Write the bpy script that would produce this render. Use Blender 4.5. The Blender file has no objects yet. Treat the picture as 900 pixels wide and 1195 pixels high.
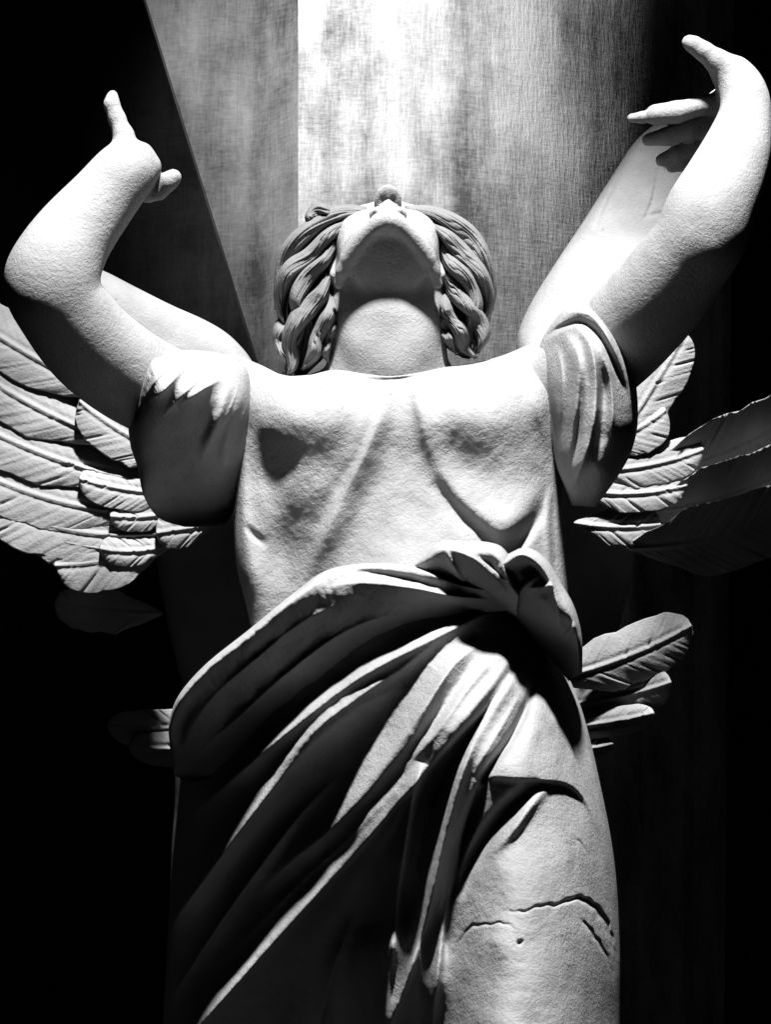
import bpy, math
import numpy as np

# ------------------------------------------------------------------ frame
D = 3500.0                 # distance eye -> chest, in millimetres
S = 0.001                  # millimetres to metres
PITCH = math.radians(20)   # the eye looks up at the statue
CAM = np.array([0.0, -3.5, 1.5])
cp, sp = math.cos(PITCH), math.sin(PITCH)
RC = np.array([[1, 0, 0], [0, -sp, -cp], [0, cp, -sp]])   # columns: right, up, towards the eye


def to_world(q):
    q = np.asarray(q, float)
    v = q - np.array([0, 0, D])
    return CAM + (v * S) @ RC.T


def P(px, py, w):
    k = (D - w) / D
    return np.stack(np.broadcast_arrays((np.asarray(px, float) - 450) * k, (597.5 - np.asarray(py, float)) * k, np.asarray(w, float)), -1)


# ------------------------------------------------------------------ camera
scn = bpy.context.scene
cam_d = bpy.data.cameras.new('camera')
cam = bpy.data.objects.new('camera', cam_d)
scn.collection.objects.link(cam)
cam.location = CAM
cam.rotation_euler = (math.pi / 2 + PITCH, 0, 0)
cam_d.sensor_fit = 'VERTICAL'
cam_d.sensor_height = 36
cam_d.lens = 36 * D / 1195
cam_d.clip_end = 200
scn.camera = cam

# ------------------------------------------------------------------ light
world = bpy.data.worlds.new('World')
scn.world = world
world.use_nodes = True
world.node_tree.nodes['Background'].inputs[0].default_value = (0.5, 0.5, 0.5, 1)
world.node_tree.nodes['Background'].inputs[1].default_value = 0.006


def spot(name, pos, aim, watts, angle, blend, radius):
    l = bpy.data.lights.new(name, 'SPOT')
    o = bpy.data.objects.new(name, l)
    scn.collection.objects.link(o)
    a, b = to_world(pos), to_world(aim)
    o.location = a
    from mathutils import Vector
    o.rotation_euler = Vector(b - a).to_track_quat('-Z', 'Y').to_euler()
    l.energy = watts
    l.spot_size = math.radians(angle)
    l.spot_blend = blend
    l.shadow_soft_size = radius
    return o


spot('key_lamp', (110, 3270, 1110), (0, 60, 0), 2350, 25, 0.25, 0.13)
spot('wall_lamp', (-950, 1750, -1250), (-30, 900, -2050), 280, 52, 1.0, 0.10)

scn.view_settings.view_transform = 'Standard'
scn.view_settings.look = 'None'
scn.view_settings.exposure = 0
scn.view_settings.gamma = 1
scn.cycles.max_bounces = 4
scn.cycles.diffuse_bounces = 1


# ------------------------------------------------------------------ materials
def node(nt, t, **kw):
    n = nt.nodes.new(t)
    for k, v in kw.items():
        setattr(n, k, v)
    return n


def stone(name, base, grain=1.0, barbs=False):
    m = bpy.data.materials.new(name)
    m.use_nodes = True
    nt = m.node_tree
    b = nt.nodes['Principled BSDF']
    b.inputs['Roughness'].default_value = 0.9
    b.inputs['Specular IOR Level'].default_value = 0.15
    tc = node(nt, 'ShaderNodeTexCoord')
    n1 = node(nt, 'ShaderNodeTexNoise')
    n1.inputs['Scale'].default_value = 9
    n1.inputs['Detail'].default_value = 8
    n1.inputs['Roughness'].default_value = 0.65
    nt.links.new(tc.outputs['Object'], n1.inputs['Vector'])
    r = node(nt, 'ShaderNodeValToRGB')
    r.color_ramp.elements[0].position = 0.30
    r.color_ramp.elements[0].color = (base * .68,) * 3 + (1,)
    r.color_ramp.elements[1].position = 0.62
    r.color_ramp.elements[1].color = (base,) * 3 + (1,)
    nt.links.new(n1.outputs['Fac'], r.inputs['Fac'])
    # pits: sparse dark specks
    v = node(nt, 'ShaderNodeTexNoise')
    v.inputs['Scale'].default_value = 120
    v.inputs['Detail'].default_value = 2
    nt.links.new(tc.outputs['Object'], v.inputs['Vector'])
    pr = node(nt, 'ShaderNodeValToRGB')
    pr.color_ramp.elements[0].position = 0.20
    pr.color_ramp.elements[0].color = (0.45, 0.45, 0.45, 1)
    pr.color_ramp.elements[1].position = 0.27
    pr.color_ramp.elements[1].color = (1, 1, 1, 1)
    nt.links.new(v.outputs['Fac'], pr.inputs['Fac'])
    mx = node(nt, 'ShaderNodeMix', data_type='RGBA', blend_type='MULTIPLY')
    mx.inputs[0].default_value = 1
    nt.links.new(r.outputs['Color'], mx.inputs[6])
    nt.links.new(pr.outputs['Color'], mx.inputs[7])
    nt.links.new(mx.outputs[2], b.inputs['Base Color'])
    # grain bump
    n2 = node(nt, 'ShaderNodeTexNoise')
    n2.inputs['Scale'].default_value = 260
    n2.inputs['Detail'].default_value = 4
    n2.inputs['Roughness'].default_value = 0.6
    n2.inputs['Distortion'].default_value = 0.6
    nt.links.new(tc.outputs['Object'], n2.inputs['Vector'])
    bu = node(nt, 'ShaderNodeBump')
    bu.inputs['Strength'].default_value = 0.55 * grain
    bu.inputs['Distance'].default_value = 0.0035
    nt.links.new(n2.outputs['Fac'], bu.inputs['Height'])
    n3 = node(nt, 'ShaderNodeTexNoise')
    n3.inputs['Scale'].default_value = 28
    n3.inputs['Detail'].default_value = 3
    nt.links.new(tc.outputs['Object'], n3.inputs['Vector'])
    bu2 = node(nt, 'ShaderNodeBump')
    bu2.inputs['Strength'].default_value = 0.30 * grain
    bu2.inputs['Distance'].default_value = 0.010
    nt.links.new(n3.outputs['Fac'], bu2.inputs['Height'])
    nt.links.new(bu.outputs['Normal'], bu2.inputs['Normal'])
    nt.links.new(bu2.outputs['Normal'], b.inputs['Normal'])
    return m


def plaster(name, lo, hi, weave=1.0):
    """mottled wall with a fine vertical and horizontal weave of brush marks"""
    m = bpy.data.materials.new(name)
    m.use_nodes = True
    nt = m.node_tree
    b = nt.nodes['Principled BSDF']
    b.inputs['Roughness'].default_value = 0.95
    b.inputs['Specular IOR Level'].default_value = 0.1
    tc = node(nt, 'ShaderNodeTexCoord')

    def noise(scale, sc3, detail, rough=0.6):
        mp = node(nt, 'ShaderNodeMapping')
        mp.inputs['Scale'].default_value = sc3
        nt.links.new(tc.outputs['Object'], mp.inputs['Vector'])
        n = node(nt, 'ShaderNodeTexNoise')
        n.inputs['Scale'].default_value = scale
        n.inputs['Detail'].default_value = detail
        n.inputs['Roughness'].default_value = rough
        nt.links.new(mp.outputs['Vector'], n.inputs['Vector'])
        return n.outputs['Fac']

    def math_(op, a, b_):
        n = node(nt, 'ShaderNodeMath', operation=op)
        for i, x in enumerate((a, b_)):
            if isinstance(x, (int, float)):
                n.inputs[i].default_value = x
            else:
                nt.links.new(x, n.inputs[i])
        return n.outputs[0]

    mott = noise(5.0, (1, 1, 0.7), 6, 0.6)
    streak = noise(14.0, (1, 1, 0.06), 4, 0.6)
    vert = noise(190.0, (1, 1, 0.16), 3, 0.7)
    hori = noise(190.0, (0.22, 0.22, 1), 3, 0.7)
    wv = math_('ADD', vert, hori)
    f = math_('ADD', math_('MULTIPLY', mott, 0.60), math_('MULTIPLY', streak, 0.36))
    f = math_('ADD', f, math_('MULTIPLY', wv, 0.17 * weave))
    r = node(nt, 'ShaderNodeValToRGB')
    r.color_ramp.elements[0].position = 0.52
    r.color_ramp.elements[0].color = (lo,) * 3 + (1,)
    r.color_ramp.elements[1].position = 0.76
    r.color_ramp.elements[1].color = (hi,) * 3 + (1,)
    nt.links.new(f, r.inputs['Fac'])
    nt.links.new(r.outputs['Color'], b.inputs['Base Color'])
    bu = node(nt, 'ShaderNodeBump')
    bu.inputs['Strength'].default_value = 0.35 * weave
    bu.inputs['Distance'].default_value = 0.004
    nt.links.new(wv, bu.inputs['Height'])
    nt.links.new(bu.outputs['Normal'], b.inputs['Normal'])
    return m


M_SKIN = stone('carved_stone', 0.29, 0.75)
M_CLOTH = stone('draped_stone', 0.29, 0.85)
M_HAIR = stone('shaded_hair_stone', 0.16, 0.6)  # same stone as the body, darkened to put shade into the hair
M_FEATHER = stone('feather_stone', 0.28, 0.7)
M_PEDESTAL = stone('low_bounce_stone', 0.03, 0.8)  # near-black so the unseen pedestal throws no light back up
M_WALL = plaster('unlit_plaster', 0.010, 0.035)  # near-black colour stands in for the wall being unlit
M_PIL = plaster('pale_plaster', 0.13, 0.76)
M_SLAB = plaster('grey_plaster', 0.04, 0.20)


# ------------------------------------------------------------------ objects
ROOT_AT = np.array([0.01, 0.03, 1.75])      # top of the pedestal


def tag(o, label, cat, group=None, kind=None):
    if label: o['label'] = label
    if cat: o['category'] = cat
    if group: o['group'] = group
    if kind: o['kind'] = kind


def mesh_obj(name, verts, quads, mat, parent=None, world_space=False, tris=None):
    """verts in eye-frame millimetres"""
    v = to_world(verts)
    if parent is not None:
        v = v - ROOT_AT
    me = bpy.data.meshes.new(name)
    quads = np.asarray(quads, np.int32).reshape(-1, 4)
    nq = len(quads)
    nt_ = 0 if tris is None else len(tris)
    me.vertices.add(len(v))
    me.vertices.foreach_set('co', v.astype(np.float32).ravel())
    loops = quads.ravel()
    starts = np.arange(nq) * 4
    if nt_:
        loops = np.concatenate([loops, np.asarray(tris, np.int32).ravel()])
        starts = np.concatenate([starts, nq * 4 + np.arange(nt_) * 3])
    me.loops.add(len(loops))
    me.loops.foreach_set('vertex_index', loops.astype(np.int32))
    me.polygons.add(nq + nt_)
    me.polygons.foreach_set('loop_start', starts.astype(np.int32))
    me.polygons.foreach_set('use_smooth', np.ones(nq + nt_, bool))
    me.update(calc_edges=True)
    me.validate()
    me.materials.append(mat)
    o = bpy.data.objects.new(name, me)
    scn.collection.objects.link(o)
    if parent is not None:
        o.parent = parent
    return o


# ------------------------------------------------------------------ solid fields
class Field:
    def __init__(s, lo, hi, h):
        s.lo = np.array(lo, float)
        s.h = h
        s.n = np.ceil((np.array(hi) - s.lo) / h).astype(int) + 1
        s.f = np.full(s.n, 1e3, np.float32)

    def box(s, lo, hi):
        a = np.clip(np.floor((lo - s.lo) / s.h).astype(int), 0, s.n)
        b = np.clip(np.ceil((hi - s.lo) / s.h).astype(int) + 1, 0, s.n)
        if np.any(b <= a): return None, None
        g = np.meshgrid(*[(s.lo[i] + np.arange(a[i], b[i]) * s.h).astype(np.float32) for i in range(3)], indexing='ij')
        return tuple(slice(a[i], b[i]) for i in range(3)), g

    def blend(s, sl, d, k, sub=False):
        c = s.f[sl]
        if sub:
            d = -d
            hh = np.maximum(k - np.abs(c - d), 0) / max(k, 1e-6)
            s.f[sl] = np.maximum(c, d) + hh * hh * k * .25
        else:
            hh = np.maximum(k - np.abs(c - d), 0) / max(k, 1e-6)
            s.f[sl] = np.minimum(c, d) - hh * hh * k * .25

    def cone(s, p0, p1, r0, r1, k=8, sub=False):
        p0, p1 = np.array(p0, float), np.array(p1, float)
        m = max(r0, r1) + k + 3 * s.h
        sl, g = s.box(np.minimum(p0, p1) - m, np.maximum(p0, p1) + m)
        if sl is None: return
        v = p1 - p0
        L = max(v @ v, 1e-6)
        q = [g[i] - p0[i] for i in range(3)]
        t = np.clip((q[0] * v[0] + q[1] * v[1] + q[2] * v[2]) / L, 0, 1)
        d = np.sqrt(sum((q[i] - t * v[i]) ** 2 for i in range(3))) - (r0 + (r1 - r0) * t)
        s.blend(sl, d.astype(np.float32), k, sub)

    def chain(s, pts, k=8, sub=False):
        """pts: (px, py, w, r)"""
        for a, b in zip(pts[:-1], pts[1:]):
            s.cone(P(*a[:3]), P(*b[:3]), a[3] * (D - a[2]) / D, b[3] * (D - b[2]) / D, k, sub)

    def ell(s, c, rad, R=None, k=8, sub=False):
        c, rad = np.array(c, float), np.array(rad, float)
        m = rad.max() + k + 3 * s.h
        sl, g = s.box(c - m, c + m)
        if sl is None: return
        q = [g[i] - c[i] for i in range(3)]
        if R is not None:      # rows of R: local axes
            q = [R[j][0] * q[0] + R[j][1] * q[1] + R[j][2] * q[2] for j in range(3)]
        k0 = np.sqrt(sum((q[i] / rad[i]) ** 2 for i in range(3)))
        k1 = np.sqrt(sum((q[i] / rad[i] ** 2) ** 2 for i in range(3)))
        d = k0 * (k0 - 1) / np.maximum(k1, 1e-6)
        s.blend(sl, d.astype(np.float32), k, sub)

    def mesh(s, smooth=2):
        f = s.f
        f[0], f[-1], f[:, 0], f[:, -1], f[:, :, 0], f[:, :, -1] = (9,) * 6
        sg = f < 0
        nx, ny, nz = s.n
        cnt = np.zeros((nx - 1, ny - 1, nz - 1), np.int8)
        for i in (0, 1):
            for j in (0, 1):
                for k in (0, 1):
                    cnt += sg[i:nx - 1 + i, j:ny - 1 + j, k:nz - 1 + k]
        act = np.argwhere((cnt > 0) & (cnt < 8))
        idx = np.full(cnt.shape, -1, np.int32)
        idx[tuple(act.T)] = np.arange(len(act))
        acc = np.zeros((len(act), 3))
        num = np.zeros(len(act))
        cs = [(i, j, k) for i in (0, 1) for j in (0, 1) for k in (0, 1)]
        val = {c: f[act[:, 0] + c[0], act[:, 1] + c[1], act[:, 2] + c[2]] for c in cs}
        for c in cs:
            for ax in range(3):
                if c[ax]: continue
                e = list(c); e[ax] = 1; e = tuple(e)
                a, b = val[c], val[e]
                m = (a < 0) != (b < 0)
                t = np.clip(a[m] / np.where(np.abs(a[m] - b[m]) < 1e-9, 1e-9, a[m] - b[m]), 0, 1)
                p = np.tile(np.array(c, float), (m.sum(), 1))
                p[:, ax] += t
                acc[m] += p
                num[m] += 1
        V = s.lo + s.h * (act + acc / num[:, None])
        Q = []
        for ax in range(3):
            a = [slice(1, -1)] * 3; b = [slice(1, -1)] * 3
            a[ax] = slice(0, -1); b[ax] = slice(1, None)
            A, B = sg[tuple(a)], sg[tuple(b)]
            e = np.argwhere(A != B)
            fl = A[tuple(e.T)]
            e = e + 1
            e[:, ax] -= 1
            u, w = (ax + 1) % 3, (ax + 2) % 3
            def cell(du, dw):
                q = e.copy(); q[:, u] -= du; q[:, w] -= dw
                return idx[tuple(q.T)]
            q = np.stack([cell(1, 1), cell(0, 1), cell(0, 0), cell(1, 0)], 1)
            q[~fl] = q[~fl][:, ::-1]
            Q.append(q)
        Q = np.concatenate(Q)
        Q = Q[(Q >= 0).all(1)]
        for _ in range(smooth):
            V = laplace(V, Q, .5)
        return V, Q


def laplace(V, Q, a):
    i = np.concatenate([Q[:, 0], Q[:, 1], Q[:, 2], Q[:, 3]])
    j = np.concatenate([Q[:, 1], Q[:, 2], Q[:, 3], Q[:, 0]])
    n = len(V)
    c = np.bincount(i, minlength=n) + np.bincount(j, minlength=n)
    out = np.empty_like(V)
    for d in range(3):
        s_ = np.bincount(i, V[j, d], n) + np.bincount(j, V[i, d], n)
        out[:, d] = s_ / np.maximum(c, 1)
    return V + a * (out - V)


# ------------------------------------------------------------------ draped surfaces
def tps(ctrl):
    c = np.array(ctrl, float)
    p, w = c[:, :2] / 100, c[:, 2]
    n = len(p)
    r2 = ((p[:, None] - p[None]) ** 2).sum(-1)
    K = np.where(r2 > 0, .5 * r2 * np.log(np.maximum(r2, 1e-12)), 0)
    A = np.zeros((n + 3, n + 3))
    A[:n, :n] = K + np.eye(n) * .02
    A[:n, n] = 1; A[:n, n + 1:] = p
    A[n, :n] = 1; A[n + 1:, :n] = p.T
    s = np.linalg.solve(A, np.concatenate([w, [0, 0, 0]]))

    def fn(x, y):
        x, y = np.asarray(x, float) / 100, np.asarray(y, float) / 100
        o = s[n] + s[n + 1] * x + s[n + 2] * y
        for i in range(n):
            q = (x - p[i, 0]) ** 2 + (y - p[i, 1]) ** 2
            o = o + s[i] * .5 * q * np.log(np.maximum(q, 1e-12))
        return o
    return fn


def dense(pts, n):
    """Catmull-Rom through pts, n samples by arc length"""
    p = np.array(pts, float)
    q = np.vstack([2 * p[0] - p[1], p, 2 * p[-1] - p[-2]])
    out = []
    for i in range(1, len(q) - 2):
        t = np.linspace(0, 1, 24, endpoint=False)[:, None]
        a, b, c, d = q[i - 1], q[i], q[i + 1], q[i + 2]
        out.append(.5 * (2 * b + (c - a) * t + (2 * a - 5 * b + 4 * c - d) * t ** 2 + (3 * b - a - 3 * c + d) * t ** 3))
    out = np.vstack(out + [p[-1:]])
    L = np.concatenate([[0], np.cumsum(np.linalg.norm(np.diff(out[:, :2], axis=0), axis=1))])
    u = np.linspace(0, L[-1], n)
    return np.stack([np.interp(u, L, out[:, k]) for k in range(out.shape[1])], 1)


def fold(pts, x, y, kind='g'):
    """pts: (px, py, height, width on the left of the run, width on the right); a run drawn downwards has its left on the picture's left"""
    p = dense(pts, max(8, 4 * len(pts)))
    best = np.full(x.shape, 1e9)
    out = np.zeros(x.shape)
    if kind == 'k':           # a ragged crack
        x, y = x + .8 * np.sin(y * .31 + x * .13) + .5 * np.sin(x * .53 - y * .2), y + 1.7 * np.sin(x * .15 + 1) + .8 * np.sin(x * .43 + y * .3)
    for a, b in zip(p[:-1], p[1:]):
        dx, dy = b[0] - a[0], b[1] - a[1]
        L = dx * dx + dy * dy + 1e-9
        t = np.clip(((x - a[0]) * dx + (y - a[1]) * dy) / L, 0, 1)
        d = np.hypot(x - a[0] - t * dx, y - a[1] - t * dy)
        cr = dx * (y - a[1]) - dy * (x - a[0])
        h = a[2] + (b[2] - a[2]) * t
        wl = a[3] + (b[3] - a[3]) * t
        wr = a[4] + (b[4] - a[4]) * t
        wd = np.where(cr > 0, wl, wr)
        if kind in 'gk':
            val = h * np.exp(-(d / wd) ** 2)
        else:
            val = h * np.exp(-np.sqrt((d / wd) ** 2 + .04) + .2)
        m = d < best
        best = np.where(m, d, best)
        out = np.where(m, val, out)
    return out


def ripple(seed, lo=7, hi=45, n=46, amp=.022):
    """gentle unevenness of hand-carved cloth"""
    rng = np.random.default_rng(seed)
    L = np.exp(rng.uniform(math.log(lo), math.log(hi), n))
    a = rng.uniform(0, 2 * math.pi, n)
    ph = rng.uniform(0, 2 * math.pi, n)

    def f(x, y):
        o = np.zeros(x.shape)
        for l, an, p_ in zip(L, a, ph):
            o += l * amp * np.cos(2 * math.pi / l * (x * math.cos(an) + y * math.sin(an)) + p_)
        return o
    return f


def loft(A, B, front, wb, back, folds=(), nt=300, ns=200, p=2.6, round0=0, round1=0, relief=None, rough=.0026, along=None, top=None):
    """closed body between two outline curves (px, py); front(px, py) depth of its face, wb depth of its rim, back its thickness behind"""
    a, b = dense(A, nt), dense(B, nt)
    th = np.linspace(-math.pi / 2, math.pi / 2, ns)
    s = np.sin(th)
    s = np.sign(s) * np.abs(s) ** .9
    x = (a[:, None, 0] + b[:, None, 0]) / 2 + (b[:, None, 0] - a[:, None, 0]) / 2 * s[None]
    y = (a[:, None, 1] + b[:, None, 1]) / 2 + (b[:, None, 1] - a[:, None, 1]) / 2 * s[None]
    if top is not None:       # the first row follows this line, later rows straighten out
        tp = dense(top, 200)
        tt = np.linspace(0, 1, nt)[:, None]
        y = y + (np.interp(x, tp[:, 0], tp[:, 1]) - np.interp(x, x[0], y[0])) * np.exp(-(tt / .13) ** 2)
    roll = np.maximum(1 - np.abs(s) ** p, 0) ** (1 / 2.0)
    roll = np.repeat(roll[None], nt, 0)
    t = np.linspace(0, 1, nt)[:, None]
    if round0: roll = roll * np.sqrt(np.clip(1 - (1 - np.clip(t / round0, 0, 1)) ** 2, 0, 1))
    if round1: roll = roll * np.sqrt(np.clip(1 - (1 - np.clip((1 - t) / round1, 0, 1)) ** 2, 0, 1))
    wbv = None if along is not None else wb(x, y) if callable(wb) else np.full(x.shape, float(wb))
    if along is not None:
        wf = np.repeat(np.interp(t, np.linspace(0, 1, len(along)), along), ns, 1)
        wbv = wf - 26
    else:
        wf = front(x, y)
    for f in folds:
        wf = wf + fold(f[1], x, y, f[0])
    if relief is not None: wf = wf + relief(np.repeat(s[None], nt, 0), np.repeat(t, ns, 1))
    if rough: wf = wf + ripple(int(abs(A[0][0]) + nt), amp=rough)(x, y)
    F = P(x, y, wbv + (wf - wbv) * roll)
    nb = max(24, ns // 5)
    ib = np.linspace(ns - 1, 0, nb).round().astype(int)[1:-1]
    G = P(x[:, ib], y[:, ib], wbv[:, ib] - back * roll[:, ib])
    grid = np.concatenate([F, G], 1)
    m = grid.shape[1]
    V = grid.reshape(-1, 3)
    i = np.arange(nt - 1)[:, None] * m
    j = np.arange(m)[None]
    j2 = (j + 1) % m
    Q = np.stack([i + j, i + m + j, i + m + j2, i + j2], -1).reshape(-1, 4)
    c0, c1 = len(V), len(V) + 1
    V = np.vstack([V, grid[0].mean(0), grid[-1].mean(0)])
    jj = np.arange(m); jn = (jj + 1) % m
    T0 = np.stack([np.full(m, c0), jj, jn], 1)
    T1 = np.stack([np.full(m, c1), (nt - 1) * m + jn, (nt - 1) * m + jj], 1)
    T = T1 if top is not None else np.vstack([T0, T1])      # a curved top row already closes on itself
    return V, Q, T


angel = bpy.data.objects.new('angel_statue', None)
scn.collection.objects.link(angel)
angel.location = ROOT_AT
tag(angel, 'pale stone angel statue with raised arms, upturned face and spread wings', 'statue')


# ------------------------------------------------------------------ body: head, neck, chest, arms and hands as one surface
def make_body():
    F = Field((-470, -20, -430), (500, 580, 40), 2.4)
    # chest and shoulders beneath the tunic
    F.ell(P(455, 560, -215), (160, 150, 80), k=10)
    F.chain([(320, 492, -215, 46), (455, 480, -225, 50), (600, 492, -215, 46)], k=30)
    # neck
    F.chain([(453, 480, -240, 70), (453, 425, -214, 66), (453, 380, -217, 64), (453, 330, -229, 63), (453, 300, -244, 62)], k=16)
    # cords of the neck
    F.chain([(404, 350, -196, 14), (428, 405, -172, 12), (446, 430, -168, 9)], k=26)
    F.chain([(502, 350, -196, 14), (480, 405, -172, 12), (460, 430, -168, 9)], k=26)
    # head, in its own axes (right, up the face, out of the face), origin at the chin
    al = math.radians(71)
    ax = np.array([[1, 0, 0], [0, math.cos(al), -math.sin(al)], [0, math.sin(al), math.cos(al)]])
    o = P(453, 252, -112)

    def H(r, u, f): return o + r * ax[0] + u * ax[1] + f * ax[2]
    F.ell(H(0, 140, -106), (74, 84, 92), ax, 10)            # skull
    F.ell(H(0, 84, -70), (66, 74, 58), ax, 16)              # face
    for q in (-1, 1):
        jw = dense([(0, 7, -6), (12, 7, -11), (29, 8, -27), (50, 10, -56), (60, 15, -88)], 12)     # jaw edge from chin to ear
        for a_, b_ in zip(jw[:-1], jw[1:]):
            F.cone(H(q * a_[0], *a_[1:]), H(q * b_[0], *b_[1:]), 7, 7, 8)
        F.cone(H(q * 6, 24, -22), H(q * 42, 34, -54), 10, 12, 14)
        F.cone(H(q * 42, 34, -54), H(q * 55, 44, -86), 12, 12, 14)
        F.ell(H(q * 34, 68, -42), (26, 32, 26), ax, 22)    # cheek
        F.ell(H(q * 29, 122, -26), (26, 9, 10), ax, 10)     # brow
        F.ell(H(q * 29, 106, -14), (17, 11, 13), ax, 8, True)
        F.ell(H(q * 29, 106, -26), (14, 11, 13), ax, 3)     # eye
        F.cone(H(q * 16, 104, -20), H(q * 43, 105, -28), 3, 3, 3)   # lid
        F.ell(H(q * 69, 70, -86), (8, 28, 17), ax, 5)       # ear
        F.ell(H(q * 68, 42, -84), (4, 7, 6), ax, 3)
    F.ell(H(0, 20, -54), (58, 12, 44), ax, 6)              # floor of the mouth
    F.ell(H(0, 12, -10), (17, 10, 12), ax, 12)                # chin
    F.ell(H(0, 37, -8), (24, 7, 16), ax, 8)
    F.cone(H(0, 118, -22), H(0, 66, 12), 7, 8, 6)          # nose
    F.ell(H(0, 57, 4), (18, 4.5, 23), ax, 3)
    for q in (-1, 1):
        F.ell(H(q * 6, 52, 6), (4, 4, 8), ax, 1.5, True)      # nostril
        F.cone(H(0, 44, 5), H(q * 18, 38, -4), 5, 3, 3)     # upper lip
    F.cone(H(-13, 30, -1), H(13, 30, -1), 5, 5, 4)          # lower lip
    F.cone(H(-20, 36, 2), H(20, 36, 2), 2.4, 2.4, 2, True)
    F.cone(H(-14, 21, 5), H(14, 21, 5), 4, 4, 4, True)
    def limb(pts, n=26, k=6):
        F.chain([tuple(q) for q in dense(pts, n)], k=k)
    # arm on the picture's left
    limb([(310, 480, -225, 46), (200, 462, -150, 52), (117, 413, -84, 54), (66, 352, -36, 51), (54, 324, -28, 49)])
    limb([(59, 338, -30, 49), (64, 312, -30, 48), (85, 275, -42, 42), (120, 232, -54, 35.5), (146, 200, -60, 32), (154, 196, -72, 28), (162, 200, -110, 25)], k=10)
    F.chain([(164, 186, -64, 18), (176, 194, -66, 11)], k=10)   # heel of the hand
    F.chain([(146, 178, -62, 17), (144, 158, -68, 11.5), (136, 138, -74, 9.5), (130, 122, -76, 8.5), (131, 112, -80, 7)], k=7)  # thumb
    F.chain([(164, 212, -104, 13), (172, 224, -96, 12), (184, 222, -86, 11.5), (196, 212, -80, 11), (202, 207, -80, 10)], k=4)  # little finger
    for x, y, dy, n in ((150, 184, -2, 10), (158, 192, 0, 16), (166, 201, 3, 10)):
        F.chain([(x, y, -116, 12), (x + 3, y + dy, -138, 10), (x + 10, y + dy * 2 + 6, -140 - n, 9), (x + 14, y + dy * 2 + 16, -134 - n, 7)], k=3)
    # arm on the picture's right
    limb([(590, 480, -225, 46), (690, 425, -168, 52), (760, 355, -92, 55), (810, 290, -42, 50), (826, 264, -32, 48)])
    limb([(818, 280, -36, 48), (827, 250, -36, 47), (843, 218, -52, 43), (860, 177, -78, 36), (870, 137, -102, 27), (870, 112, -112, 24), (860, 92, -122, 21), (846, 83, -126, 16)], k=10)
    F.chain([(856, 84, -120, 19), (838, 72, -118, 14), (822, 60, -116, 11), (810, 52, -116, 9.5), (804, 49, -116, 8)], k=6)   # thumb
    F.chain([(862, 110, -135, 22), (845, 128, -170, 22), (834, 150, -175, 22), (836, 172, -165, 18)], k=14)   # palm
    F.chain([(840, 118, -146, 12), (818, 124, -142, 11), (790, 131, -140, 13), (766, 134, -140, 12.5)], k=4)   # index
    F.chain([(766, 135, -144, 8), (750, 137, -144, 7.2), (737, 138, -146, 5.6)], k=2)
    F.chain([(836, 140, -162, 12), (806, 152, -157, 12), (780, 159, -158, 11), (757, 163, -162, 8)], k=3)
    F.chain([(836, 160, -170, 11), (812, 172, -170, 11), (790, 180, -170, 10), (773, 187, -172, 8)], k=3)
    F.chain([(836, 172, -172, 10), (818, 187, -176, 9), (800, 192, -176, 8), (784, 195, -178, 7)], k=3)
    V, Q = F.mesh(4)
    return mesh_obj('body', V, Q, M_SKIN, angel)


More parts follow.
